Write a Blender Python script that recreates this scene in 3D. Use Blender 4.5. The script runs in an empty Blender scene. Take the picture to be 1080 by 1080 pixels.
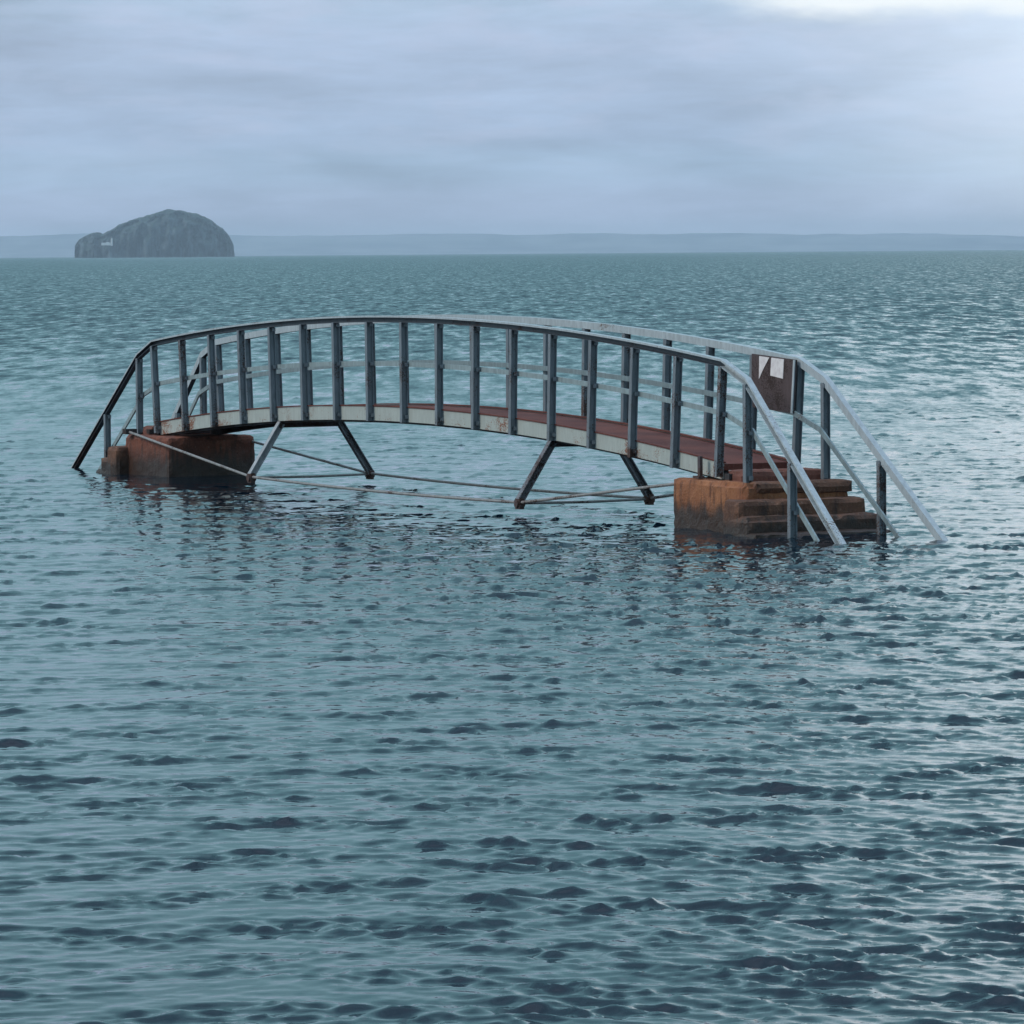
import bpy, bmesh, math, random
import numpy as np
from mathutils import Vector, Matrix, noise

random.seed(7)
sc = bpy.context.scene
col = sc.collection

# ------------------------------------------------------------------ helpers
def link(o, parent=None):
    col.objects.link(o)
    if parent is not None:
        o.parent = parent
    return o

def mesh_obj(name, bm, mat, parent=None, smooth=False):
    me = bpy.data.meshes.new(name)
    bmesh.ops.recalc_face_normals(bm, faces=bm.faces[:])
    bm.to_mesh(me); bm.free()
    if smooth:
        for f in me.polygons: f.use_smooth = True
    me.materials.append(mat)
    return link(bpy.data.objects.new(name, me), parent)

def empty(name, loc=(0, 0, 0), rz=0.0):
    o = bpy.data.objects.new(name, None)
    o.location = loc; o.rotation_euler = (0, 0, rz)
    o.empty_display_size = 0.2
    return link(o)

def tag(o, label=None, cat=None, group=None, kind=None):
    if label: o['label'] = label
    if cat: o['category'] = cat
    if group: o['group'] = group
    if kind: o['kind'] = kind
    return o

def sweep(bm, prof, path, side, closed=True):
    """Sweep a 2D profile (a = along `side`, b = along the in-plane normal) along a path with mitred joints.
    side: constant-ish vector across the path."""
    pts = [Vector(p) for p in path]
    rings = []
    n = len(pts)
    for i, p in enumerate(pts):
        if i == 0: d0 = d1 = (pts[1]-p).normalized()
        elif i == n-1: d0 = d1 = (p-pts[i-1]).normalized()
        else: d0 = (p-pts[i-1]).normalized(); d1 = (pts[i+1]-p).normalized()
        t = (d0+d1).normalized()
        s = Vector(side); s = (s - t*s.dot(t)).normalized()
        nrm = s.cross(t); 
        m = 1.0/max(0.5, math.sqrt(max(0.0, (1+d0.dot(d1))/2)))
        rings.append([bm.verts.new(p + s*a + nrm*(b*m)) for a, b in prof])
    k = len(prof)
    for i in range(n-1):
        for j in range(k):
            bm.faces.new((rings[i][j], rings[i][(j+1) % k], rings[i+1][(j+1) % k], rings[i+1][j]))
    bm.faces.new(rings[0][::-1]); bm.faces.new(rings[-1])

def rect(w, h): return [(-w/2, -h/2), (w/2, -h/2), (w/2, h/2), (-w/2, h/2)]
def ibeam(w, h, tf, tw):   # flanges of width w on top and bottom, height h
    return [(-w/2, -h/2), (w/2, -h/2), (w/2, -h/2+tf), (tw/2, -h/2+tf), (tw/2, h/2-tf), (w/2, h/2-tf),
            (w/2, h/2), (-w/2, h/2), (-w/2, h/2-tf), (-tw/2, h/2-tf), (-tw/2, -h/2+tf), (-w/2, -h/2+tf)]
def channel(w, h, t, tt):      # open towards +a, with a thicker cap
    return [(-w/2, -h/2), (w/2, -h/2), (w/2, -h/2+tt), (-w/2+t, -h/2+tt), (-w/2+t, h/2-t), (w/2, h/2-t), (w/2, h/2), (-w/2, h/2)]
def circle(r, k=8): return [(r*math.cos(2*math.pi*i/k), r*math.sin(2*math.pi*i/k)) for i in range(k)]

def box(bm, x0, x1, y0, y1, z0, z1):
    v = [bm.verts.new((x, y, z)) for z in (z0, z1) for y in (y0, y1) for x in (x0, x1)]
    for f in ((0,1,3,2),(4,6,7,5),(0,4,5,1),(2,3,7,6),(0,2,6,4),(1,5,7,3)):
        bm.faces.new([v[i] for i in f])

def rough_box(bm, x0, x1, y0, y1, z0, z1, step=0.06, amp=0.012, bev=0.02, seed=0):
    """A worn concrete block: gridded box, rounded arrises, chipped and uneven faces."""
    def grid(n0, n1): 
        k = max(2, int(round((n1-n0)/step))); return [n0+(n1-n0)*i/k for i in range(k+1)]
    gx, gy, gz = grid(x0, x1), grid(y0, y1), grid(z0, z1)
    cache = {}
    def V(x, y, z):
        key = (round(x, 5), round(y, 5), round(z, 5))
        if key in cache: return cache[key]
        p = Vector((x, y, z))
        # how close to arrises
        q = Vector((seed*3.1, seed*1.7, seed*5.3))
        e = noise.fractal(p*5+q, 0.6, 2.0, 3)
        e2 = max(0.0, noise.noise(p*2.3+q*2))
        ins = [0, 0, 0]
        near = [min(x-x0, x1-x), min(y-y0, y1-y), min(z-z0, z1-z)]
        onf = [n < 1e-6 for n in near]
        if sum(onf) >= 2:
            for a in range(3):
                if onf[a]: ins[a] = bev*(0.5+1.3*e2*2+0.6*abs(e))
        c = [(x0+x1)/2, (y0+y1)/2, (z0+z1)/2]
        r = list(p)
        for a in range(3):
            if onf[a]:
                sgn = 1 if r[a] > c[a] else -1
                r[a] -= sgn*(ins[a] + amp*(0.5+0.9*e))
        cache[key] = bm.verts.new(r)
        return cache[key]
    def face_grid(A, B, fn):
        for i in range(len(A)-1):
            for j in range(len(B)-1):
                try: bm.faces.new((fn(A[i],B[j]), fn(A[i+1],B[j]), fn(A[i+1],B[j+1]), fn(A[i],B[j+1])))
                except ValueError: pass
    for z in (z0, z1): face_grid(gx, gy, lambda a, b: V(a, b, z))
    for y in (y0, y1): face_grid(gx, gz, lambda a, b: V(a, y, b))
    for x in (x0, x1): face_grid(gy, gz, lambda a, b: V(x, a, b))

# ------------------------------------------------------------------ materials
def new_mat(name):
    m = bpy.data.materials.new(name); m.use_nodes = True
    nt = m.node_tree; nt.nodes.clear()
    out = nt.nodes.new('ShaderNodeOutputMaterial')
    b = nt.nodes.new('ShaderNodeBsdfPrincipled')
    nt.links.new(b.outputs[0], out.inputs[0])
    return m, nt, b, out

def N(nt, typ, **kw):
    n = nt.nodes.new(typ)
    for k, v in kw.items():
        if k in ('operation', 'blend_type', 'data_type', 'noise_dimensions', 'interpolation_type', 'clamp', 'feature', 'mode'): setattr(n, k, v)
    return n

def tex_noise(nt, vec, scale, detail=4, rough=0.55, dist=0.0):
    n = nt.nodes.new('ShaderNodeTexNoise')
    n.inputs['Scale'].default_value = scale; n.inputs['Detail'].default_value = detail
    n.inputs['Roughness'].default_value = rough; n.inputs['Distortion'].default_value = dist
    if vec is not None: nt.links.new(vec, n.inputs['Vector'])
    return n.outputs['Fac']

def ramp(nt, fac, stops):
    r = nt.nodes.new('ShaderNodeValToRGB')
    els = r.color_ramp.elements
    while len(els) < len(stops): els.new(0.5)
    for e, (p, c) in zip(els, stops):
        e.position = p; e.color = (c if len(c) == 4 else (*c, 1)) if not isinstance(c, (int, float)) else (c, c, c, 1)
    nt.links.new(fac, r.inputs[0])
    return r.outputs[0]

def mix(nt, fac, a, b, mode='MIX'):
    m = nt.nodes.new('ShaderNodeMix'); m.data_type = 'RGBA'; m.blend_type = mode
    for sock, v in ((m.inputs[0], fac), (m.inputs[6], a), (m.inputs[7], b)):
        if hasattr(v, 'node'): nt.links.new(v, sock)
        elif isinstance(v, (int, float)): sock.default_value = v
        else: sock.default_value = (*v, 1)
    return m.outputs[2]

def math_(nt, op, a, b=None, c=None, clamp=False):
    m = nt.nodes.new('ShaderNodeMath'); m.operation = op; m.use_clamp = clamp
    for i, v in enumerate((a, b, c)):
        if v is None: continue
        if hasattr(v, 'node'): nt.links.new(v, m.inputs[i])
        else: m.inputs[i].default_value = v
    return m.outputs[0]

def maprange(nt, v, a, b, c=0.0, d=1.0):
    m = nt.nodes.new('ShaderNodeMapRange'); m.interpolation_type = 'SMOOTHSTEP'
    nt.links.new(v, m.inputs[0])
    for i, x in enumerate((a, b, c, d)): m.inputs[i+1].default_value = x
    return m.outputs[0]

def obj_vec(nt, scale=(1, 1, 1), geo=False):
    if geo: v = nt.nodes.new('ShaderNodeNewGeometry').outputs['Position']
    else: v = nt.nodes.new('ShaderNodeTexCoord').outputs['Object']
    if scale != (1, 1, 1):
        mp = nt.nodes.new('ShaderNodeMapping'); mp.inputs['Scale'].default_value = scale
        nt.links.new(v, mp.inputs[0]); v = mp.outputs[0]
    return v

def bump(nt, b, h, dist, strength=1.0):
    n = nt.nodes.new('ShaderNodeBump'); n.inputs['Distance'].default_value = dist; n.inputs['Strength'].default_value = strength
    nt.links.new(h, n.inputs['Height']); nt.links.new(n.outputs[0], b.inputs['Normal'])

def painted_steel(name, base, rust, amount, rough=0.45, tone=0.25, metallic=0.0, tide=0.10):
    m, nt, b, _ = new_mat(name)
    v = obj_vec(nt, geo=True)
    vs = obj_vec(nt, (1, 1, 0.25), geo=True)
    n1 = tex_noise(nt, v, 2.2, 6, 0.65)
    n2 = tex_noise(nt, vs, 22, 4, 0.6)
    n3 = tex_noise(nt, v, 60, 3)
    dark = tuple(c*(1-tone) for c in base); lite = tuple(min(1, c*(1+tone)) for c in base)
    paint = mix(nt, ramp(nt, n2, [(0.3, 0.0), (0.7, 1.0)]), dark, lite)
    comb = math_(nt, 'ADD', math_(nt, 'MULTIPLY', n1, 0.6), math_(nt, 'MULTIPLY', n3, 0.4))
    zs = nt.nodes.new('ShaderNodeSeparateXYZ'); nt.links.new(v, zs.inputs[0])
    comb = math_(nt, 'ADD', comb, maprange(nt, zs.outputs[2], 0.15, 1.1, tide, 0.0))      # more rust down where the tide reaches
    f = maprange(nt, comb, 0.66-amount, 0.72-amount)
    rustc = mix(nt, n3, tuple(c*0.5 for c in rust), rust)
    nt.links.new(mix(nt, f, paint, rustc), b.inputs['Base Color'])
    nt.links.new(math_(nt, 'ADD', rough, math_(nt, 'MULTIPLY', f, 0.3)), b.inputs['Roughness'])
    b.inputs['Metallic'].default_value = metallic
    bump(nt, b, math_(nt, 'ADD', n3, f), 0.002, 0.5)
    return m

POST = painted_steel('post_paint', (0.175, 0.195, 0.215), (0.11, 0.05, 0.035), 0.105, 0.42, tide=0.06)
SHADEPAINT = painted_steel('recess_shade_paint', (0.045, 0.052, 0.066), (0.07, 0.03, 0.025), 0.10, 0.5)
RAIL = painted_steel('handrail_paint', (0.42, 0.46, 0.48), (0.14, 0.075, 0.05), 0.07, 0.36, 0.18, tide=0.02)
MIDRAIL = painted_steel('midrail_paint', (0.27, 0.33, 0.34), (0.16, 0.075, 0.05), 0.06, 0.45, tide=0.03)
FASCIA = painted_steel('fascia_paint', (0.43, 0.455, 0.42), (0.30, 0.12, 0.07), 0.09, 0.5, 0.10)
RUSTY = painted_steel('rusted_steel', (0.085, 0.062, 0.065), (0.10, 0.045, 0.032), 0.2, 0.5, tide=0.0)
STRUT = painted_steel('strut_paint', (0.17, 0.165, 0.18), (0.075, 0.040, 0.034), 0.15, 0.42, 0.35, tide=0.0)
STRUT_LIT = painted_steel('lit_strut_paint', (0.36, 0.36, 0.37), (0.13, 0.08, 0.06), 0.10, 0.42, 0.25, tide=0.0)
ROD = painted_steel('rod_steel', (0.27, 0.25, 0.24), (0.10, 0.05, 0.037), 0.12, 0.4, tide=0.0)
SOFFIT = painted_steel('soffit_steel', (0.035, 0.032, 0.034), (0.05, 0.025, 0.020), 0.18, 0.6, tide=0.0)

def deck_mat():
    m, nt, b, _ = new_mat('red_deck')
    v = obj_vec(nt, geo=True)
    n1 = tex_noise(nt, v, 1.6, 5, 0.6); n2 = tex_noise(nt, v, 40, 4)
    c = mix(nt, ramp(nt, n1, [(0.35, 0.0), (0.7, 1.0)]), (0.105, 0.031, 0.026), (0.185, 0.058, 0.042))
    c = mix(nt, ramp(nt, n2, [(0.5, 0.0), (0.75, 0.6)]), c, (0.21, 0.11, 0.085))
    nt.links.new(c, b.inputs['Base Color']); b.inputs['Roughness'].default_value = 0.75; b.inputs['Specular IOR Level'].default_value = 0.25
    bump(nt, b, n2, 0.004, 0.6)
    return m
DECK = deck_mat()

def concrete_mat(name, lite, midc, dark, wet_z, wet_w=0.10):
    m, nt, b, _ = new_mat(name)
    v = obj_vec(nt, geo=True); vs = obj_vec(nt, (1, 1, 0.22), geo=True)
    n1 = tex_noise(nt, v, 2.6, 6, 0.65, 0.4); n2 = tex_noise(nt, vs, 13, 5, 0.6); n3 = tex_noise(nt, v, 45, 5, 0.6)
    c = mix(nt, ramp(nt, n1, [(0.36, 0.0), (0.62, 1.0)]), midc, lite)
    c = mix(nt, ramp(nt, n2, [(0.50, 0.0), (0.66, 0.8)]), c, dark)
    c = mix(nt, ramp(nt, n3, [(0.58, 0.0), (0.78, 0.55)]), c, (0.40, 0.30, 0.22))
    c = mix(nt, ramp(nt, n3, [(0.25, 0.8), (0.42, 0.0)]), c, (0.04, 0.022, 0.018))
    z = nt.nodes.new('ShaderNodeSeparateXYZ'); nt.links.new(v, z.inputs[0])
    zz = math_(nt, 'ADD', z.outputs[2], math_(nt, 'MULTIPLY', math_(nt, 'SUBTRACT', n2, 0.5), -0.28))
    wet = maprange(nt, zz, wet_z-wet_w, wet_z+wet_w, 1.0, 0.0)
    weed = mix(nt, n3, (0.012, 0.009, 0.007), (0.055, 0.026, 0.016))
    c = mix(nt, math_(nt, 'MULTIPLY', wet, 0.92), c, weed)
    nt.links.new(c, b.inputs['Base Color'])
    nt.links.new(math_(nt, 'SUBTRACT', 0.85, math_(nt, 'MULTIPLY', wet, 0.42)), b.inputs['Roughness'])
    bump(nt, b, math_(nt, 'ADD', n3, math_(nt, 'MULTIPLY', n1, 2.0)), 0.012, 0.9)
    return m
CONC = concrete_mat('brown_concrete', (0.38, 0.150, 0.066), (0.23, 0.078, 0.034), (0.095, 0.036, 0.022), 0.25)
DARKC = concrete_mat('shaded_weed_concrete', (0.25, 0.080, 0.046), (0.145, 0.044, 0.028), (0.06, 0.022, 0.016), 0.28, 0.15)  # left block: tide weed, plus shade under the deck darkened into its colour
LAND = concrete_mat('red_landing_concrete', (0.22, 0.075, 0.050), (0.15, 0.052, 0.036), (0.09, 0.035, 0.026), 0.10)
STEP = concrete_mat('weedy_step_concrete', (0.20, 0.090, 0.052), (0.10, 0.043, 0.028), (0.04, 0.020, 0.015), 0.17)

# ------------------------------------------------------------------ the footbridge
BX, BY, YAW = -0.8544, 57.770, -1.11246
SP, ZC, SAG, HW, H = 0.981, 2.172, 0.388, 0.462, 1.262
HL = 8*SP
bridge = tag(empty('footbridge', (BX, BY, 0), YAW),
    'arched grey steel footbridge with tall railings and cream side plates standing stranded in the sea', 'footbridge')

def arc(t, off=0.0):
    """point on the arch at index t (-8..8), `off` metres below the handrail top along the normal"""
    x = t*SP; z = ZC - SAG*(t/8)**2; s = -2*SAG*t/(64*SP)
    k = math.sqrt(1+s*s)
    return (x + s/k*off, z - off/k)

TS = [i/2 for i in range(-16, 17)]
K2X, K2Z = 8.36, 1.605
XE, YE = 10.47, 0.585       # where the handrails meet the water
def rail_path(s, off, knee_off, ex, ye):
    """polyline of a rail running off metres below the handrail top, down the stairs to below the water"""
    P = [(arc(t, off)[0], s*0, arc(t, off)[1]) for t in TS]
    out = []
    sl = (K2Z)/(XE-K2X)
    for sgn in (-1,):
        pass
    ends = []
    for sgn in (-1, 1):
        k2 = (sgn*K2X, None, K2Z-knee_off)
        dx = ex-K2X; dz = K2Z-knee_off
        ext = 0.35
        e = (sgn*(ex+ext*dx/2), None, -ext*dz/2)
        ends.append((k2, e, 1+ext/2))
    hw = ye['hw']
    path = []
    k2, e, f = ends[0]
    path.append((e[0], s*(hw+(ye['end']-hw)*f), e[2])); path.append((k2[0], s*hw, k2[2]))
    path += [(p[0], s*hw, p[2]) for p in P]
    k2, e, f = ends[1]
    path.append((k2[0], s*hw, k2[2])); path.append((e[0], s*(hw+(ye['end']-hw)*f), e[2]))
    return path

# profile convention: sweep's normal = side x tangent; with side = +Y and tangent +X that points to -Z
for s in (-1, 1):
    bm = bmesh.new()
    pr = channel(0.066, 0.080, 0.008, 0.022)                # open outwards (away from the deck)
    pr = [(a*s, b) for a, b in pr]
    if s < 0: pr = pr[::-1]
    path = rail_path(s, 0.039, 0.040, XE, {'hw': HW, 'end': YE})
    sweep(bm, pr, path, (0, 1, 0))
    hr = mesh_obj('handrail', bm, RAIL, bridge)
    hr.data.materials.append(SHADEPAINT)
    for f in hr.data.polygons:                       # recessed outer side coloured dark to stand for shade under the cap
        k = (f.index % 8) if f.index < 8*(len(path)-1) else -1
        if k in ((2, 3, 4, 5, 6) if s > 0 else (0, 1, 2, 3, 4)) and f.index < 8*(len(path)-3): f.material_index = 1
    bm = bmesh.new()
    path = rail_path(s, 0.575, 0.555, 9.80, {'hw': HW-0.062, 'end': YE-0.11})
    sweep(bm, rect(0.022, 0.055), path, (0, 1, 0))
    mesh_obj('mid_rail', bm, MIDRAIL, bridge)

def post(p0, p1, w=0.060, d=0.082):
    bm = bmesh.new()
    a, b_ = Vector(p0), Vector(p1); L = (b_-a).length; s_ = 1 if p0[1] > 0 else -1
    for dist in ((0.50, L-0.07, 0.03) if L > 1.0 else (0.02,)):        # cleats and bolts
        c = a+(b_-a)*(dist/L)
        box(bm, c.x-0.033, c.x+0.041, c.y-s_*0.020-0.022, c.y-s_*0.020+0.022, c.z-0.024, c.z+0.020)
    sweep(bm, [(b, a) for a, b in ibeam(w, d, 0.009, 0.009)], [p0, p1], (0, 1, 0))
    return bm
def build_post(p0, p1, tilt=0.0):
    return mesh_obj('post', post(p0, p1), POST, bridge)
for s in (-1, 1):
    for t in range(-8, 9):
        a = arc(t, 0.075); b = arc(t, H if abs(t) < 8 else H-0.03)
        build_post((a[0], s*HW, a[1]), (b[0], s*HW, b[1]))
    for sg in (-1, 1):
        build_post((sg*K2X, s*HW, K2Z-0.07), (sg*K2X, s*HW, 0.50))
        fy = HW+(YE-HW)*((9.39-K2X)/(XE-K2X))
        z = K2Z*(1-(9.39-K2X)/(XE-K2X))
        build_post((sg*9.39, s*fy, z-0.06), (sg*9.39, s*fy, -0.7))

# side plates, deck, soffit: all follow the arch
def ribbon(bm, ts, y0, y1, o0, o1):
    pth = [(arc(t, (o0+o1)/2)[0], (y0+y1)/2, arc(t, (o0+o1)/2)[1]) for t in ts]
    sweep(bm, rect(y1-y0, o1-o0), pth, (0, 1, 0))
TD = [i/2 for i in range(-16, 17)]
for s in (-1, 1):
    bm = bmesh.new()
    ribbon(bm, TD, s*HW-0.012-s*0.053, s*HW+0.012-s*0.053, 1.090, 1.258)
    f = mesh_obj('side_plate', bm, FASCIA, bridge)
    bm = bmesh.new()                                # rusty upper lip of the plate
    ribbon(bm, TD, s*(HW-0.058)-0.028, s*(HW-0.058)+0.028, 1.074, 1.088)
    mesh_obj('rust_lip', bm, DECK, f)
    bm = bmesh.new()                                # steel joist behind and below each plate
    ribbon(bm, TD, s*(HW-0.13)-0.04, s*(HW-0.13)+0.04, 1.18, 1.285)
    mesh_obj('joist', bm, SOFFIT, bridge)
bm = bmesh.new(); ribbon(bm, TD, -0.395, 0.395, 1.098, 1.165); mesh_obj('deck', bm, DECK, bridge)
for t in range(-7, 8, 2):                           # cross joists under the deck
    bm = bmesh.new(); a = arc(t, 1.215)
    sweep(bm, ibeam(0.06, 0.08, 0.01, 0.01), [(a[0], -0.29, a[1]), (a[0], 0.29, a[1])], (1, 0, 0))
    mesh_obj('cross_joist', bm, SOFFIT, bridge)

# splayed frames under the deck, and the tie rods
FX, FY, FZ = 3.775, 0.815, 0.135
for sg in (-1, 1):
    fr = None
    bm = bmesh.new(); zt = arc(sg*FX/SP, 1.30)[1]
    sweep(bm, ibeam(0.08, 0.085, 0.012, 0.012), [(sg*FX, -0.43, zt), (sg*FX, 0.43, zt)], (1, 0, 0))
    fr = mesh_obj('cross_frame', bm, RUSTY, bridge)
    for s in (-1, 1):
        bm = bmesh.new()
        top = Vector((sg*FX, s*0.40, zt+0.015)); foot = Vector((sg*FX, s*FY, FZ+0.02))
        sweep(bm, ibeam(0.085, 0.078, 0.012, 0.012), [top, foot], (1, 0, 0))
        mesh_obj('strut', bm, STRUT_LIT if (s < 0 and sg < 0) else STRUT, fr)  # near left strut coloured lighter for the light falling on it
        bm = bmesh.new()
        sweep(bm, [(x, y) for x, y in circle(0.048, 10)], [(sg*FX, s*FY-0.05, FZ-0.01), (sg*FX, s*FY+0.05, FZ-0.01)], (1, 0, 0))
        box(bm, sg*FX-0.055, sg*FX+0.055, s*FY-0.03, s*FY+0.03, FZ-0.075, FZ+0.045)
        mesh_obj('foot', bm, RUSTY, fr)
    bm = bmesh.new()
    sweep(bm, circle(0.015), [(sg*FX, -FY, FZ-0.01), (sg*FX, 0, FZ-0.02), (sg*FX, FY, FZ-0.01)], (1, 0, 0))
    mesh_obj('cross_tie', bm, ROD, fr)
for s in (-1, 1):
    bm = bmesh.new()
    yl = 0.66 if s < 0 else 0.5
    sag = 0.03
    path = [(-8.30, s*yl, 0.565), (-FX-0.03, s*FY, FZ)]
    path += [(FX*(i/6.0), s*FY, FZ - sag*(1-(i/6.0)**2)) for i in range(-5, 6)]
    path += [(FX+0.03, s*FY, FZ), (7.4, s*0.5, 0.505)]
    sweep(bm, circle(0.017), path, (0, 1, 0))
    mesh_obj('tie_rod', bm, ROD, bridge)
    if s < 0:
        bm = bmesh.new()
        box(bm, -8.34, -8.22, -0.72, -0.56, 0.53, 0.60)
        mesh_obj('anchor_bracket', bm, SOFFIT, bridge)
bm = bmesh.new()                                    # rusted hanger left in front of the plate, and bearing scraps
box(bm, 7.41, 7.46, -0.535, -0.50, 0.535, 0.765); box(bm, 7.37, 7.50, -0.57, -0.50, 0.535, 0.56)
mesh_obj('hanger', bm, RUSTY, bridge)
for sg in (-1, 1):
    bm = bmesh.new()
    box(bm, sg*8.02-0.16, sg*8.02+0.16, -0.40, 0.40, 0.535, 0.575); box(bm, sg*7.98-0.05, sg*7.98+0.05, -0.50, -0.41, 0.54, 0.60)
    mesh_obj('bearing_plate', bm, SOFFIT, bridge)

# notice board on the far railing
nb = tag(empty('notice_board', (BX, BY, 0), YAW), 'dark brown notice board with two white sheets fixed to the railing at the stair top', 'notice board')
YB = 0.375
def poly_slab(bm, pts, y0, y1):
    A = [bm.verts.new((x, y0, z)) for x, z in pts]; B = [bm.verts.new((x, y1, z)) for x, z in pts]
    bm.faces.new(A); bm.faces.new(B[::-1]); k = len(pts)
    for i in range(k): bm.faces.new((A[i], B[i], B[(i+1) % k], A[(i+1) % k]))
BOARD = painted_steel('board_face', (0.085, 0.055, 0.055), (0.05, 0.028, 0.024), 0.16, 0.6, 0.2)
m, nt, b, _ = new_mat('paper')
v = obj_vec(nt, geo=True)
nt.links.new(mix(nt, ramp(nt, tex_noise(nt, v, 14, 5), [(0.4, 0.0), (0.75, 1.0)]), (0.86, 0.80, 0.79), (0.66, 0.58, 0.58)), b.inputs['Base Color'])
b.inputs['Roughness'].default_value = 0.5
PAPER = m
bm = bmesh.new(); poly_slab(bm, [(6.94, 1.25), (7.83, 1.205), (7.89, 1.765), (6.95, 1.815)], YB, YB+0.022)
mesh_obj('board', bm, BOARD, nb)
bm = bmesh.new(); poly_slab(bm, [(7.115, 1.55), (7.19, 1.635), (7.34, 1.782), (7.125, 1.793)], YB-0.006, YB-0.001)
o = mesh_obj('torn_sheet', bm, PAPER, nb)
bm = bmesh.new(); poly_slab(bm, [(7.36, 1.592), (7.63, 1.563), (7.652, 1.768), (7.385, 1.780)], YB-0.006, YB-0.001)
mesh_obj('square_sheet', bm, PAPER, nb)
bm = bmesh.new(); poly_slab(bm, [(7.80, 1.207), (7.835, 1.205), (7.895, 1.762), (7.86, 1.764)], YB-0.012, YB-0.002)
mesh_obj('edge_trim', bm, RAIL, nb)

# ------------------------------------------------------------------ concrete abutments
def abutment(sg, label):
    root = tag(empty('concrete_abutment', (BX, BY, 0), YAW), label, 'bridge abutment', 'stepped concrete abutments of the footbridge')
    def rb(name, mat, x0, x1, y0, y1, z0, z1, **k):
        bm = bmesh.new(); a, b_ = sorted((sg*x0, sg*x1))
        rough_box(bm, a, b_, y0, y1, z0, z1, **k)
        return mesh_obj(name, bm, mat, root, smooth=False)
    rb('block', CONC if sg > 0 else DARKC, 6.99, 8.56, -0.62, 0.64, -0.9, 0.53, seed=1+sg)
    rb('landing', LAND, 7.92, 8.30, -0.47, 0.50, 0.45, 0.645, amp=0.008, seed=2+sg)
    rb('step', STEP, 8.30, 8.60, -0.50, 0.66, 0.40, 0.537, amp=0.006, seed=9+sg)
    rb('step', STEP, 8.40, 8.76, -0.80, 0.73, -0.9, 0.365, seed=3+sg)
    rb('step', STEP, 8.50, 8.95, -0.81, 0.77, -0.9, 0.205, seed=4+sg)
    rb('step', STEP, 8.60, 9.16, -0.82, 0.82, -0.9, 0.045, seed=5+sg)
    return root
abutment(1, 'rust-brown concrete block with steps facing the viewer, under the nearer end of the footbridge')
abutment(-1, 'dark brown concrete block below the farther end of the footbridge, crossed by pale rod')

# ------------------------------------------------------------------ the sea
def fft_tile(seed, L, n, lam_p, rms, lam_min, wdir, spread, chop, slope=4.2):
    rng = np.random.default_rng(seed)
    k1 = np.fft.fftfreq(n, d=L/n)*2*np.pi
    KX, KY = np.meshgrid(k1, k1, indexing='xy')
    K = np.hypot(KX, KY); K[0, 0] = 1e-6
    kp = 2*np.pi/lam_p
    S = K**-slope*np.exp(-1.0*(kp/K)**2)*np.exp(-(K*lam_min/(2*np.pi))**2)
    c = (KX*math.cos(wdir)+KY*math.sin(wdir))/K
    D = np.where(c > 0, c**2*(1-spread)+0.02, 0.02) if spread < 0 else (np.abs(c)**(2.0/spread)+0.03)
    S *= D; S[0, 0] = 0
    A = np.sqrt(S)*(rng.normal(size=K.shape)+1j*rng.normal(size=K.shape))
    h = np.fft.ifft2(A)
    sc_ = rms/np.std(h.real)
    dx = np.fft.ifft2(-1j*KX/K*A).real*sc_*-chop
    dy = np.fft.ifft2(-1j*KY/K*A).real*sc_*-chop
    return h.real*sc_, dx, dy

def sample(tile, L, X, Y, rot=0.0):
    h, dx, dy = tile; n = h.shape[0]
    c, s = math.cos(rot), math.sin(rot)
    u = (c*X+s*Y)/L*n; v = (-s*X+c*Y)/L*n
    iu = np.floor(u).astype(np.int64); iv = np.floor(v).astype(np.int64)
    fu = u-iu; fv = v-iv
    i0 = iu % n; i1 = (iu+1) % n; j0 = iv % n; j1 = (iv+1) % n
    def bl(a): return (a[j0, i0]*(1-fu)+a[j0, i1]*fu)*(1-fv)+(a[j1, i0]*(1-fu)+a[j1, i1]*fu)*fv
    H_, A, B = bl(h), bl(dx), bl(dy)
    return H_, c*A-s*B, s*A+c*B

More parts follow.
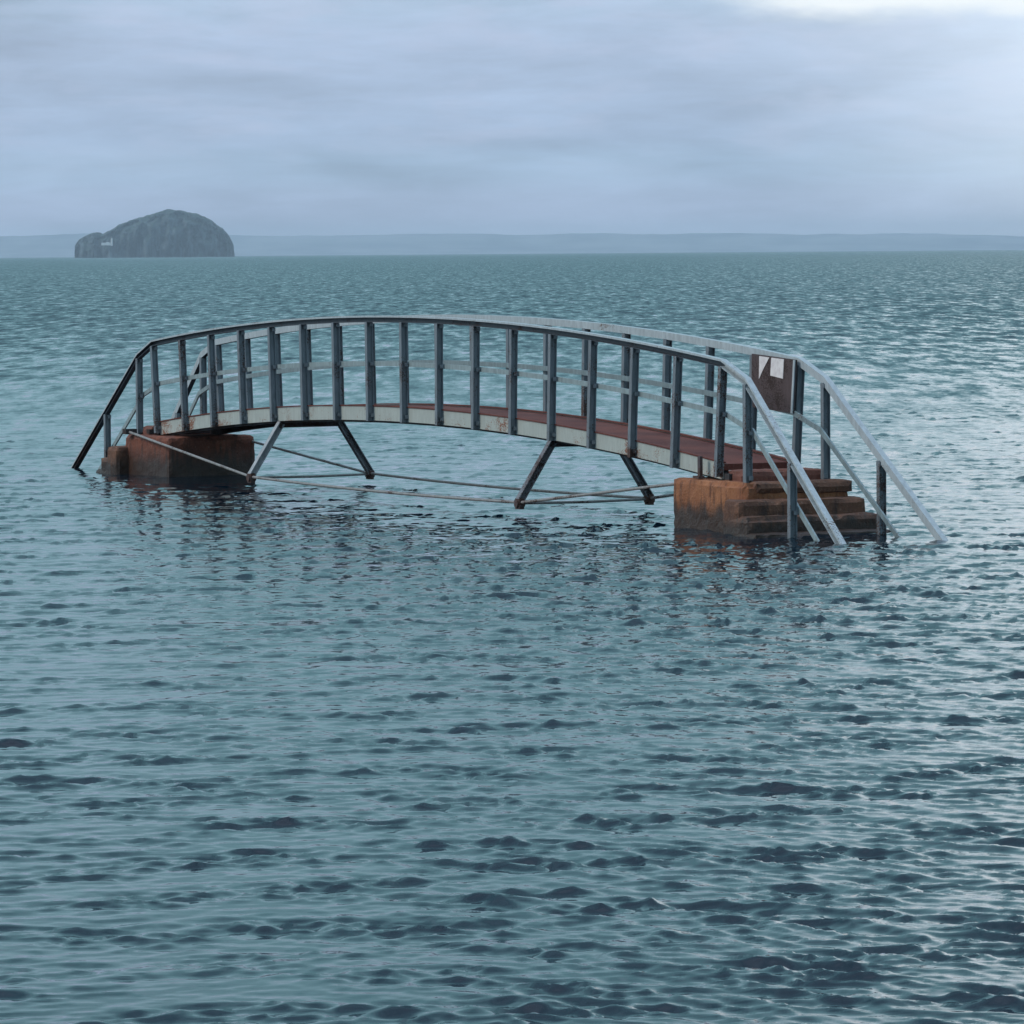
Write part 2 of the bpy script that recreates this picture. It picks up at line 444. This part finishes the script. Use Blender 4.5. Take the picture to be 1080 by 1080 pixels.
SMALL_RMS, MID_RMS = 0.0056, 0.0042
def build_sea():
    WD = math.radians(-100)
    tA = fft_tile(3, 21.0, 1024, 0.33, 1.0, 0.040, math.radians(-122), 0.32, 1.05)
    tA2 = fft_tile(4, 15.3, 1024, 0.28, 1.0, 0.040, math.radians(-74), 0.42, 1.05)
    tC = fft_tile(6, 9.7, 1024, 0.17, 1.0, 0.030, math.radians(-128), 0.22, 0.9)
    tD = fft_tile(7, 11.1, 1024, 0.15, 1.0, 0.030, math.radians(-68), 0.7, 0.9)
    tB = fft_tile(5, 97.0, 512, 5.0, 1.0, 0.7, math.radians(-75), 0.6, 0.7)
    tG = fft_tile(8, 130.0, 256, 16.0, 1.0, 4.0, 0.3, 1.0, 0.0)
    # rows: fine near the shore, coarser with distance
    rows = [13.5]
    while rows[-1] < 2500: rows.append(rows[-1]*1.00185)
    while rows[-1] < 31000: rows.append(rows[-1]*1.08)
    rows = np.array([-150, -60, -20, 0, 6, 10, 12.5] + rows)
    uf = np.arange(-0.235, 0.2351, 0.00076)
    uc = []
    x = 0.235
    stp = 0.004
    while x < 1.5: x += stp; stp *= 1.35; uc.append(x)
    uc = np.array(uc)
    us = np.concatenate([-uc[::-1], uf, uc])
    du = np.gradient(us)
    W = np.maximum(rows, 13.5) + np.maximum(0, 13.5-rows)*1.0
    X = W[:, None]*us[None, :]; Y = np.repeat(rows[:, None], len(us), 1)
    dr = np.gradient(rows)
    R = np.abs(Y)
    # components shorter than the mesh spacing are left out
    spc = np.maximum(dr[:, None]*0.6, W[:, None]*du[None, :]*1.5)
    fa = np.clip((0.75-spc)/0.55, 0, 1); fb = np.clip((3.2-spc)/2.0, 0, 1)
    g, _, _ = sample(tG, 130.0, X, Y, 0.4)
    t2 = fft_tile(21, 37.0, 512, 1.0, 1.0, 0.4, WD, 1.0, 0.0)
    e2, _, _ = sample(t2, 37.0, X, Y, 0.3)
    gust = np.clip(1.0+0.12*g, 0.5, 1.6)
    h1, x1, y1 = sample(tA, 21.0, X, Y, 0.0)
    h3, x3, y3 = sample(tA2, 15.3, X, Y, 0.0)
    mixr = np.clip(0.5-X/np.maximum(R, 20)*7, 0.12, 0.85)
    h1 = h1*np.sqrt(1-mixr)+h3*0.8*np.sqrt(mixr); x1 = x1*np.sqrt(1-mixr)+x3*0.8*np.sqrt(mixr); y1 = y1*np.sqrt(1-mixr)+y3*0.8*np.sqrt(mixr)
    h2, x2, y2 = sample(tB, 97.0, X, Y, 0.2)
    a1 = SMALL_RMS*gust*fa*(1.16-0.22*mixr)*np.clip(np.exp((0.52+0.25*mixr)*e2-0.03-0.12*mixr), 0.28, 1.9); a2 = MID_RMS*fb
    Z = h1*a1+h2*a2
    # short wind ripples between the larger crests, stronger towards the right
    h4, x4, y4 = sample(tC, 9.7, X, Y, 0.0); h5, x5, y5 = sample(tD, 11.1, X, Y, 0.0)
    a4 = 0.0027*fa*(1.0-mixr)**1.2*np.clip(gust, 0.6, 1.4); a5 = 0.00055*fa*(0.3+mixr)
    Z = Z+h4*a4+h5*a5
    X = X+x1*a1+x2*a2+x4*a4+x5*a5; Y = Y+y1*a1+y2*a2+y4*a4+y5*a5
    co = np.stack([X, Y, Z], -1).reshape(-1, 3).astype(np.float32)
    nr, nc = len(rows), len(us)
    idx = np.arange(nr*nc, dtype=np.int32).reshape(nr, nc)
    q = np.stack([idx[:-1, :-1], idx[:-1, 1:], idx[1:, 1:], idx[1:, :-1]], -1).reshape(-1, 4)
    me = bpy.data.meshes.new('sea')
    me.vertices.add(len(co)); me.vertices.foreach_set('co', co.ravel())
    me.loops.add(q.size); me.loops.foreach_set('vertex_index', q.ravel())
    me.polygons.add(len(q))
    me.polygons.foreach_set('loop_start', np.arange(0, q.size, 4, dtype=np.int32))
    me.polygons.foreach_set('use_smooth', np.ones(len(q), dtype=bool))
    me.update(calc_edges=True)
    return me

m, nt, b, out = new_mat('sea_water')
v = obj_vec(nt, geo=True)
b.inputs['Base Color'].default_value = (0.0022, 0.0105, 0.020, 1)
b.inputs['Roughness'].default_value = 0.06
b.inputs['IOR'].default_value = 1.333
geo = nt.nodes.new('ShaderNodeNewGeometry')
def tex_col(vec, scale, detail, rough=0.55):
    n = nt.nodes.new('ShaderNodeTexNoise'); n.inputs['Scale'].default_value = scale; n.inputs['Detail'].default_value = detail
    n.inputs['Roughness'].default_value = rough; nt.links.new(vec, n.inputs['Vector']); return n.outputs['Color']
def vmath(op, a, b_):
    n = nt.nodes.new('ShaderNodeVectorMath'); n.operation = op
    for i, x in enumerate((a, b_)):
        if hasattr(x, 'node'): nt.links.new(x, n.inputs[i])
        else: n.inputs[i].default_value = x
    return n.outputs[0]
def vscale(a, f):
    n = nt.nodes.new('ShaderNodeVectorMath'); n.operation = 'SCALE'; nt.links.new(a, n.inputs[0])
    if hasattr(f, 'node'): nt.links.new(f, n.inputs['Scale'])
    else: n.inputs['Scale'].default_value = f
    return n.outputs[0]
sp_ = nt.nodes.new('ShaderNodeSeparateXYZ'); nt.links.new(geo.outputs['Position'], sp_.inputs[0])
# ripples too small for the mesh, as random slopes of the surface
fine = vmath('SUBTRACT', tex_col(obj_vec(nt, (1.0, 2.0, 1.0), geo=True), 9.0, 4), (0.5, 0.5, 0.5))
fine = vmath('MULTIPLY', fine, (0.08, 0.11, 0.0))
# chop of the open sea beyond the modelled waves
far = vmath('SUBTRACT', tex_col(obj_vec(nt, (1.0, 0.13, 1.0), geo=True), 2.0, 5, 0.65), (0.5, 0.59, 0.5))
far = vmath('MULTIPLY', far, (0.4, 0.70, 0.0))
far = vscale(far, maprange(nt, sp_.outputs[1], 30.0, 160.0))
lean = nt.nodes.new('ShaderNodeCombineXYZ')          # from afar only the wave faces that lean towards the shore are seen
nt.links.new(math_(nt, 'MULTIPLY', maprange(nt, sp_.outputs[1], 15.0, 260.0), -0.085), lean.inputs[1])
far = vmath('ADD', far, lean.outputs[0])
nn = vmath('ADD', vmath('ADD', geo.outputs['Normal'], fine), far)
nrm = nt.nodes.new('ShaderNodeVectorMath'); nrm.operation = 'NORMALIZE'; nt.links.new(nn, nrm.inputs[0])
nt.links.new(nrm.outputs[0], b.inputs['Normal'])
sea = link(bpy.data.objects.new('sea', build_sea()))
sea.data.materials.append(m)
tag(sea, 'choppy teal-grey sea reaching to the horizon', kind='structure')

# ------------------------------------------------------------------ the rock island and its lighthouse
F = 5134.27
def px_dir(x, y):
    a, b_ = x-540, y-540
    r = -0.00771; c, s = math.cos(r), math.sin(r)
    u = c*a+s*b_; w = -s*a+c*b_
    p = 0.0531
    d = Vector((u/F, math.cos(p)-w/F*-0.0-math.sin(p)*(w/F), -math.sin(p)-math.cos(p)*w/F))
    return d
def at_dist(x, y, D):
    d = px_dir(x, y); return d*(D/d.y) + Vector((0, 0, 2.9))

DI = 10500.0
prof = [(79.6,271),(80.3,262),(81,257),(84,252.5),(89,249.5),(95,247),(102,245.7),(106,246.2),(110,247),(114,245),(120,241.5),(130,236.3),(140,232),(150,229.2),(160,226.8),(168,224),(174,222),(180,221.5),(192,222.2),(200,224),(208,226.3),(216,229.3),(225,234),(235,241.5),(240,247.5),(243.5,254),(245.4,260),(246.2,266),(246.6,271)]
PW = [at_dist(x, y, DI) for x, y in prof]
def island_mesh():
    bm = bmesh.new()
    xs = np.array([p.x for p in PW]); zs = np.array([max(p.z, -3) for p in PW])
    n, k = 170, 64
    # sample along the arc length so that the steep ends are resolved
    seg = np.concatenate([[0], np.cumsum(np.hypot(np.diff(xs), np.diff(zs)))])
    tt = np.linspace(0, seg[-1], n)
    X = np.interp(tt, seg, xs); Z = np.interp(tt, seg, zs)
    cx, hw_ = (xs[0]+xs[-1])/2, (xs[-1]-xs[0])/2
    grid = []
    for i in range(n):
        e = min(1.0, abs(X[i]-cx)/hw_)
        dep = 105*(max(0.0, 1-e**3.0))**0.5 + 6
        row = []
        for j in range(k):
            a = math.pi*(j/(k-1))            # 0 = near foot, pi = far foot
            cy, sy = -math.cos(a), math.sin(a)
            px = cx+(X[i]-cx)
            py = DI + dep*math.copysign(abs(cy)**0.55, cy)
            pz = -6+(Z[i]+6)*abs(sy)**0.62
            p = Vector((px, py, pz))
            q = Vector((px*0.045, py*0.03, pz*0.012))
            gul = noise.fractal(q, 0.9, 2.1, 5)                       # vertical gullies
            lum = noise.fractal(Vector((px, py, pz*1.4))*0.035, 0.8, 2.0, 5)
            edge = abs(cy)
            p.y -= (gul*32+lum*16)*min(1, edge*2.2)*(1 if cy < 0 else -1)
            p.z += (lum*3.0+gul*1.5)*(1 if 0 < j < k-1 else 0)*min(1, max(0, pz)/15)
            row.append(bm.verts.new(p))
        grid.append(row)
    for i in range(n-1):
        for j in range(k-1):
            bm.faces.new((grid[i][j], grid[i+1][j], grid[i+1][j+1], grid[i][j+1]))
    return bm
m, nt, b, _ = new_mat('island_rock')
v = obj_vec(nt, geo=True)
n1 = tex_noise(nt, obj_vec(nt, (1, 1, 0.35), geo=True), 0.05, 8, 0.7)
n2 = tex_noise(nt, v, 0.016, 6, 0.6)
n3 = tex_noise(nt, v, 0.35, 6, 0.7)
c = mix(nt, ramp(nt, n1, [(0.42, 0.0), (0.62, 1.0)]), (0.003, 0.009, 0.015), (0.135, 0.185, 0.20))
gN = nt.nodes.new('ShaderNodeNewGeometry'); sx = nt.nodes.new('ShaderNodeSeparateXYZ'); nt.links.new(gN.outputs['Normal'], sx.inputs[0])
grass = mix(nt, n3, (0.014, 0.036, 0.032), (0.055, 0.092, 0.078))
c = mix(nt, maprange(nt, math_(nt, 'ADD', sx.outputs[2], math_(nt, 'MULTIPLY', math_(nt, 'SUBTRACT', n2, 0.5), 1.2)), 0.5, 0.8), c, grass)
c = mix(nt, ramp(nt, n3, [(0.57, 0.0), (0.70, 0.6)]), c, (0.30, 0.33, 0.33))      # guano on ledges
nt.links.new(c, b.inputs['Base Color']); b.inputs['Roughness'].default_value = 0.9
bump(nt, b, math_(nt, 'ADD', n1, n3), 4.0, 0.8)
isl = mesh_obj('rock_island', island_mesh(), m, smooth=True)
tag(isl, 'steep domed rock island on the horizon with a small white lighthouse on its lower shoulder', 'island')

m, nt, b, _ = new_mat('white_render'); b.inputs['Roughness'].default_value = 0.7
v = obj_vec(nt, geo=True)
nt.links.new(mix(nt, tex_noise(nt, v, 0.4, 3), (0.74, 0.75, 0.75), (0.86, 0.86, 0.85)), b.inputs['Base Color'])
WHITE = m
m, nt, b, _ = new_mat('lantern_dark'); b.inputs['Roughness'].default_value = 0.5
nt.links.new(mix(nt, tex_noise(nt, obj_vec(nt), 0.8, 3), (0.10, 0.11, 0.12), (0.2, 0.2, 0.2)), b.inputs['Base Color'])
LANT = m
L0 = at_dist(118.0, 256.3, DI-118)
lh = tag(empty('lighthouse', L0), 'tiny white lighthouse with a low white wall on the shoulder of the rock island', 'lighthouse')
def lathe(bm, prof_, k=16, at=(0, 0, 0)):
    rr = [[bm.verts.new((at[0]+r*math.cos(2*math.pi*i/k), at[1]+r*math.sin(2*math.pi*i/k), at[2]+z)) for i in range(k)] for r, z in prof_]
    for a, b_ in zip(rr, rr[1:]):
        for i in range(k): bm.faces.new((a[i], a[(i+1) % k], b_[(i+1) % k], b_[i]))
    bm.faces.new(rr[0][::-1]); bm.faces.new(rr[-1])
bm = bmesh.new(); lathe(bm, [(2.2, -6), (2.1, 0), (1.8, 9.5), (2.4, 9.9), (2.4, 10.5)]); mesh_obj('tower', bm, WHITE, lh)
bm = bmesh.new(); lathe(bm, [(1.4, 10.5), (1.4, 12.4), (1.7, 12.5), (0.15, 14.0)]); mesh_obj('lantern_room', bm, LANT, lh)
bm = bmesh.new(); box(bm, -22.5, -2.4, -1.6, 1.6, -5, 0.9); box(bm, -12, -6, -1.2, 2.8, 0.9, 2.2)
mesh_obj('keepers_wall', bm, WHITE, lh)

# ------------------------------------------------------------------ far coast
DH = 27000.0
ridge_px = [(-500,250),(-300,249),(-150,248),(0,248.5),(50,247.5),(100,247),(160,247.5),(250,248),(310,248.5),(370,247),(385,246.2),(440,246),(500,246.6),(560,247.8),(640,247),(700,246.2),(740,245.6),(790,246),(860,247.2),(930,246.6),(1000,246.8),(1080,247.5),(1200,248),(1400,250),(1600,251)]
def hills_mesh():
    bm = bmesh.new()
    R_ = [at_dist(x, y, DH+1200) for x, y in ridge_px]
    xs = [p.x for p in R_]; zs = [p.z for p in R_]
    X = np.linspace(xs[0], xs[-1], 420); Zr = np.interp(X, xs, zs)
    fr = [(-0.0, -4), (250, 0.12), (600, 0.40), (900, 0.75), (1200, 1.0), (1900, 0.8), (2800, 0.0)]
    g = []
    for x, zr in zip(X, Zr):
        row = []
        for j, (dy, f) in enumerate(fr):
            nn = noise.fractal(Vector((x*0.0011, dy*0.0012, 3.3)), 0.8, 2.0, 5)
            z = -4.0 if j in (0, len(fr)-1) else zr*f + nn*(16.0 if j == 4 else 12.0)*min(1, f+0.2)
            row.append(bm.verts.new((x, DH+dy+nn*60, z)))
        g.append(row)
    for a, b_ in zip(g, g[1:]):
        for j in range(len(fr)-1): bm.faces.new((a[j], b_[j], b_[j+1], a[j+1]))
    return bm
m, nt, b, _ = new_mat('far_fields'); b.inputs['Roughness'].default_value = 0.95
v = obj_vec(nt, geo=True)
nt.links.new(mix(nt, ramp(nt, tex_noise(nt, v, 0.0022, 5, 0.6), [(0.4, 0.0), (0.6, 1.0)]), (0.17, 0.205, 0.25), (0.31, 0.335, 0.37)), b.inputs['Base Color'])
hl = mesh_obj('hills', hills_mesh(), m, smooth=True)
tag(hl, 'low pale blue coastline of hills beyond the sea', kind='structure')

# ------------------------------------------------------------------ air
HAZE = 5.0e-5
bm = bmesh.new(); box(bm, -49000, 49000, -600, 33000, -3.0, 175.0)
m = bpy.data.materials.new('haze_air'); m.use_nodes = True; nt = m.node_tree; nt.nodes.clear()
out = nt.nodes.new('ShaderNodeOutputMaterial'); pv = nt.nodes.new('ShaderNodeVolumePrincipled')
pv.inputs['Color'].default_value = (0.76, 0.885, 1.0, 1); pv.inputs['Density'].default_value = HAZE
pv.inputs['Anisotropy'].default_value = 0.0
nt.links.new(pv.outputs[0], out.inputs['Volume'])
hz = mesh_obj('haze', bm, m); tag(hz, 'pale blue sea haze in the distance', kind='stuff')

# ------------------------------------------------------------------ sky and sun
SUN_EL, SUN_AZ = math.radians(36), math.radians(-104)      # azimuth measured from +Y towards +X
w = bpy.data.worlds.new('World'); sc.world = w; w.use_nodes = True
nt = w.node_tree; nt.nodes.clear()
out = nt.nodes.new('ShaderNodeOutputWorld')
tc = nt.nodes.new('ShaderNodeTexCoord'); dirv = tc.outputs['Generated']
sky = nt.nodes.new('ShaderNodeTexSky'); sky.sky_type = 'NISHITA'; sky.sun_disc = False
sky.sun_elevation = SUN_EL; sky.sun_rotation = SUN_AZ
bg1 = nt.nodes.new('ShaderNodeBackground'); nt.links.new(sky.outputs[0], bg1.inputs[0]); bg1.inputs[1].default_value = 0.08
sx = nt.nodes.new('ShaderNodeSeparateXYZ'); nt.links.new(dirv, sx.inputs[0])
el = sx.outputs[2]
mp = nt.nodes.new('ShaderNodeMapping'); mp.inputs['Scale'].default_value = (16, 16, 75); nt.links.new(dirv, mp.inputs[0])
cl = tex_noise(nt, mp.outputs[0], 1.0, 6, 0.55, 0.3)
mp2 = nt.nodes.new('ShaderNodeMapping'); mp2.inputs['Scale'].default_value = (5, 5, 14); nt.links.new(dirv, mp2.inputs[0])
cl2 = tex_noise(nt, mp2.outputs[0], 1.0, 5, 0.55, 0.2)
base = ramp(nt, math_(nt, 'MULTIPLY', math_(nt, 'MAXIMUM', el, 0.0), 1.0), [
    (0.0, (0.70, 0.80, 1.10)), (0.009, (0.54, 0.63, 0.88)), (0.0175, (0.405, 0.56, 0.76)), (0.024, (0.42, 0.545, 0.76)),
    (0.045, (0.455, 0.57, 0.78)), (0.075, (0.38, 0.61, 0.74)), (0.13, (0.335, 0.63, 0.72)), (0.25, (0.26, 0.57, 0.645)), (0.5, (0.20, 0.41, 0.52)), (0.75, (0.36, 0.56, 0.74)), (1.0, (1.35, 1.68, 2.2))])
mp5 = nt.nodes.new('ShaderNodeMapping'); mp5.inputs['Scale'].default_value = (30, 30, 190); nt.links.new(dirv, mp5.inputs[0])
cl5 = tex_noise(nt, mp5.outputs[0], 1.0, 6, 0.62, 0.4)
lay = math_(nt, 'MULTIPLY_ADD', math_(nt, 'SUBTRACT', cl5, 0.5), 0.46, math_(nt, 'ADD', math_(nt, 'MULTIPLY', math_(nt, 'SUBTRACT', cl, 0.5), 0.8), math_(nt, 'MULTIPLY', math_(nt, 'SUBTRACT', cl2, 0.5), 0.5)))
mp4 = nt.nodes.new('ShaderNodeMapping'); mp4.inputs['Scale'].default_value = (42, 42, 150); nt.links.new(dirv, mp4.inputs[0])
cl4 = tex_noise(nt, mp4.outputs[0], 1.0, 5, 0.6, 0.2)
puff = ramp(nt, math_(nt, 'ADD', math_(nt, 'MULTIPLY', cl4, 0.55), math_(nt, 'MULTIPLY', cl, 0.45)), [(0.49, 0.0), (0.61, 1.0)])
colr = mix(nt, 1.0, base, math_(nt, 'ADD', 1.0, lay), 'MULTIPLY')
colr = mix(nt, math_(nt, 'MULTIPLY', puff, maprange(nt, el, 0.012, 0.028, 0.0, 0.5)), colr, (0.58, 0.66, 0.88))
# the bright break in the cloud, up and to the right
dt = nt.nodes.new('ShaderNodeVectorMath'); dt.operation = 'DOT_PRODUCT'; nt.links.new(dirv, dt.inputs[0])
az, e_ = math.radians(13), math.radians(6.5)
dt.inputs[1].default_value = (math.sin(az)*math.cos(e_), math.cos(az)*math.cos(e_), math.sin(e_))
ang = math_(nt, 'ARCCOSINE', math_(nt, 'MINIMUM', dt.outputs['Value'], 1.0))
angn = math_(nt, 'ADD', ang, math_(nt, 'MULTIPLY', math_(nt, 'SUBTRACT', cl2, 0.5), 0.08))
glow = maprange(nt, angn, 0.03, 0.22, 1.0, 0.0)
colr = mix(nt, math_(nt, 'MULTIPLY', glow, 0.92), colr, (1.55, 1.70, 1.82))
# ragged lower edge of a thin break in the cloud, low over the right of the view
mp3 = nt.nodes.new('ShaderNodeMapping'); mp3.inputs['Scale'].default_value = (55, 55, 160); nt.links.new(dirv, mp3.inputs[0])
cl3 = tex_noise(nt, mp3.outputs[0], 1.0, 4, 0.5)
elj = math_(nt, 'ADD', el, math_(nt, 'MULTIPLY', math_(nt, 'SUBTRACT', cl3, 0.5), 0.006))
low = maprange(nt, elj, 0.0455, 0.0503); high = maprange(nt, elj, 0.062, 0.085, 1.0, 0.0)
azr = maprange(nt, math_(nt, 'ADD', sx.outputs[0], math_(nt, 'MULTIPLY', math_(nt, 'SUBTRACT', cl3, 0.5), 0.03)), 0.040, 0.066)
brk = math_(nt, 'MULTIPLY', math_(nt, 'MULTIPLY', low, high), math_(nt, 'MULTIPLY', azr, math_(nt, 'GREATER_THAN', sx.outputs[1], 0.0)))
colr = mix(nt, math_(nt, 'MULTIPLY', brk, 0.97), colr, (1.10, 1.16, 1.20))
bg2 = nt.nodes.new('ShaderNodeBackground'); nt.links.new(colr, bg2.inputs[0]); bg2.inputs[1].default_value = 1.0
mx = nt.nodes.new('ShaderNodeMixShader'); mx.inputs[0].default_value = 0.88
nt.links.new(bg1.outputs[0], mx.inputs[1]); nt.links.new(bg2.outputs[0], mx.inputs[2]); nt.links.new(mx.outputs[0], out.inputs[0])

sl = bpy.data.lights.new('sun', 'SUN'); sl.energy = 1.45; sl.angle = math.radians(20); sl.color = (1.0, 0.95, 0.89)
so = link(bpy.data.objects.new('sun', sl))
sd = Vector((math.sin(SUN_AZ)*math.cos(SUN_EL), math.cos(SUN_AZ)*math.cos(SUN_EL), math.sin(SUN_EL)))
so.rotation_euler = sd.to_track_quat('Z', 'Y').to_euler(); so.location = (20, 20, 40)

# ------------------------------------------------------------------ camera
cam = bpy.data.cameras.new('camera'); co = link(bpy.data.objects.new('camera', cam))
cam.sensor_width = 36; cam.lens = 36*F/1080; cam.clip_start = 0.5; cam.clip_end = 120000
M = Matrix.Translation((0, 0, 2.9)) @ Matrix.Rotation(math.radians(90)-0.0531, 4, 'X') @ Matrix.Rotation(-0.00771, 4, 'Z')
co.matrix_world = M
sc.camera = co
sc.view_settings.view_transform = 'Standard'; sc.view_settings.look = 'None'
sc.view_settings.exposure = 0.0; sc.view_settings.gamma = 1.0
sc.render.film_transparent = False
sc.cycles.use_denoising = True
sc.cycles.max_bounces = 9; sc.cycles.volume_bounces = 3
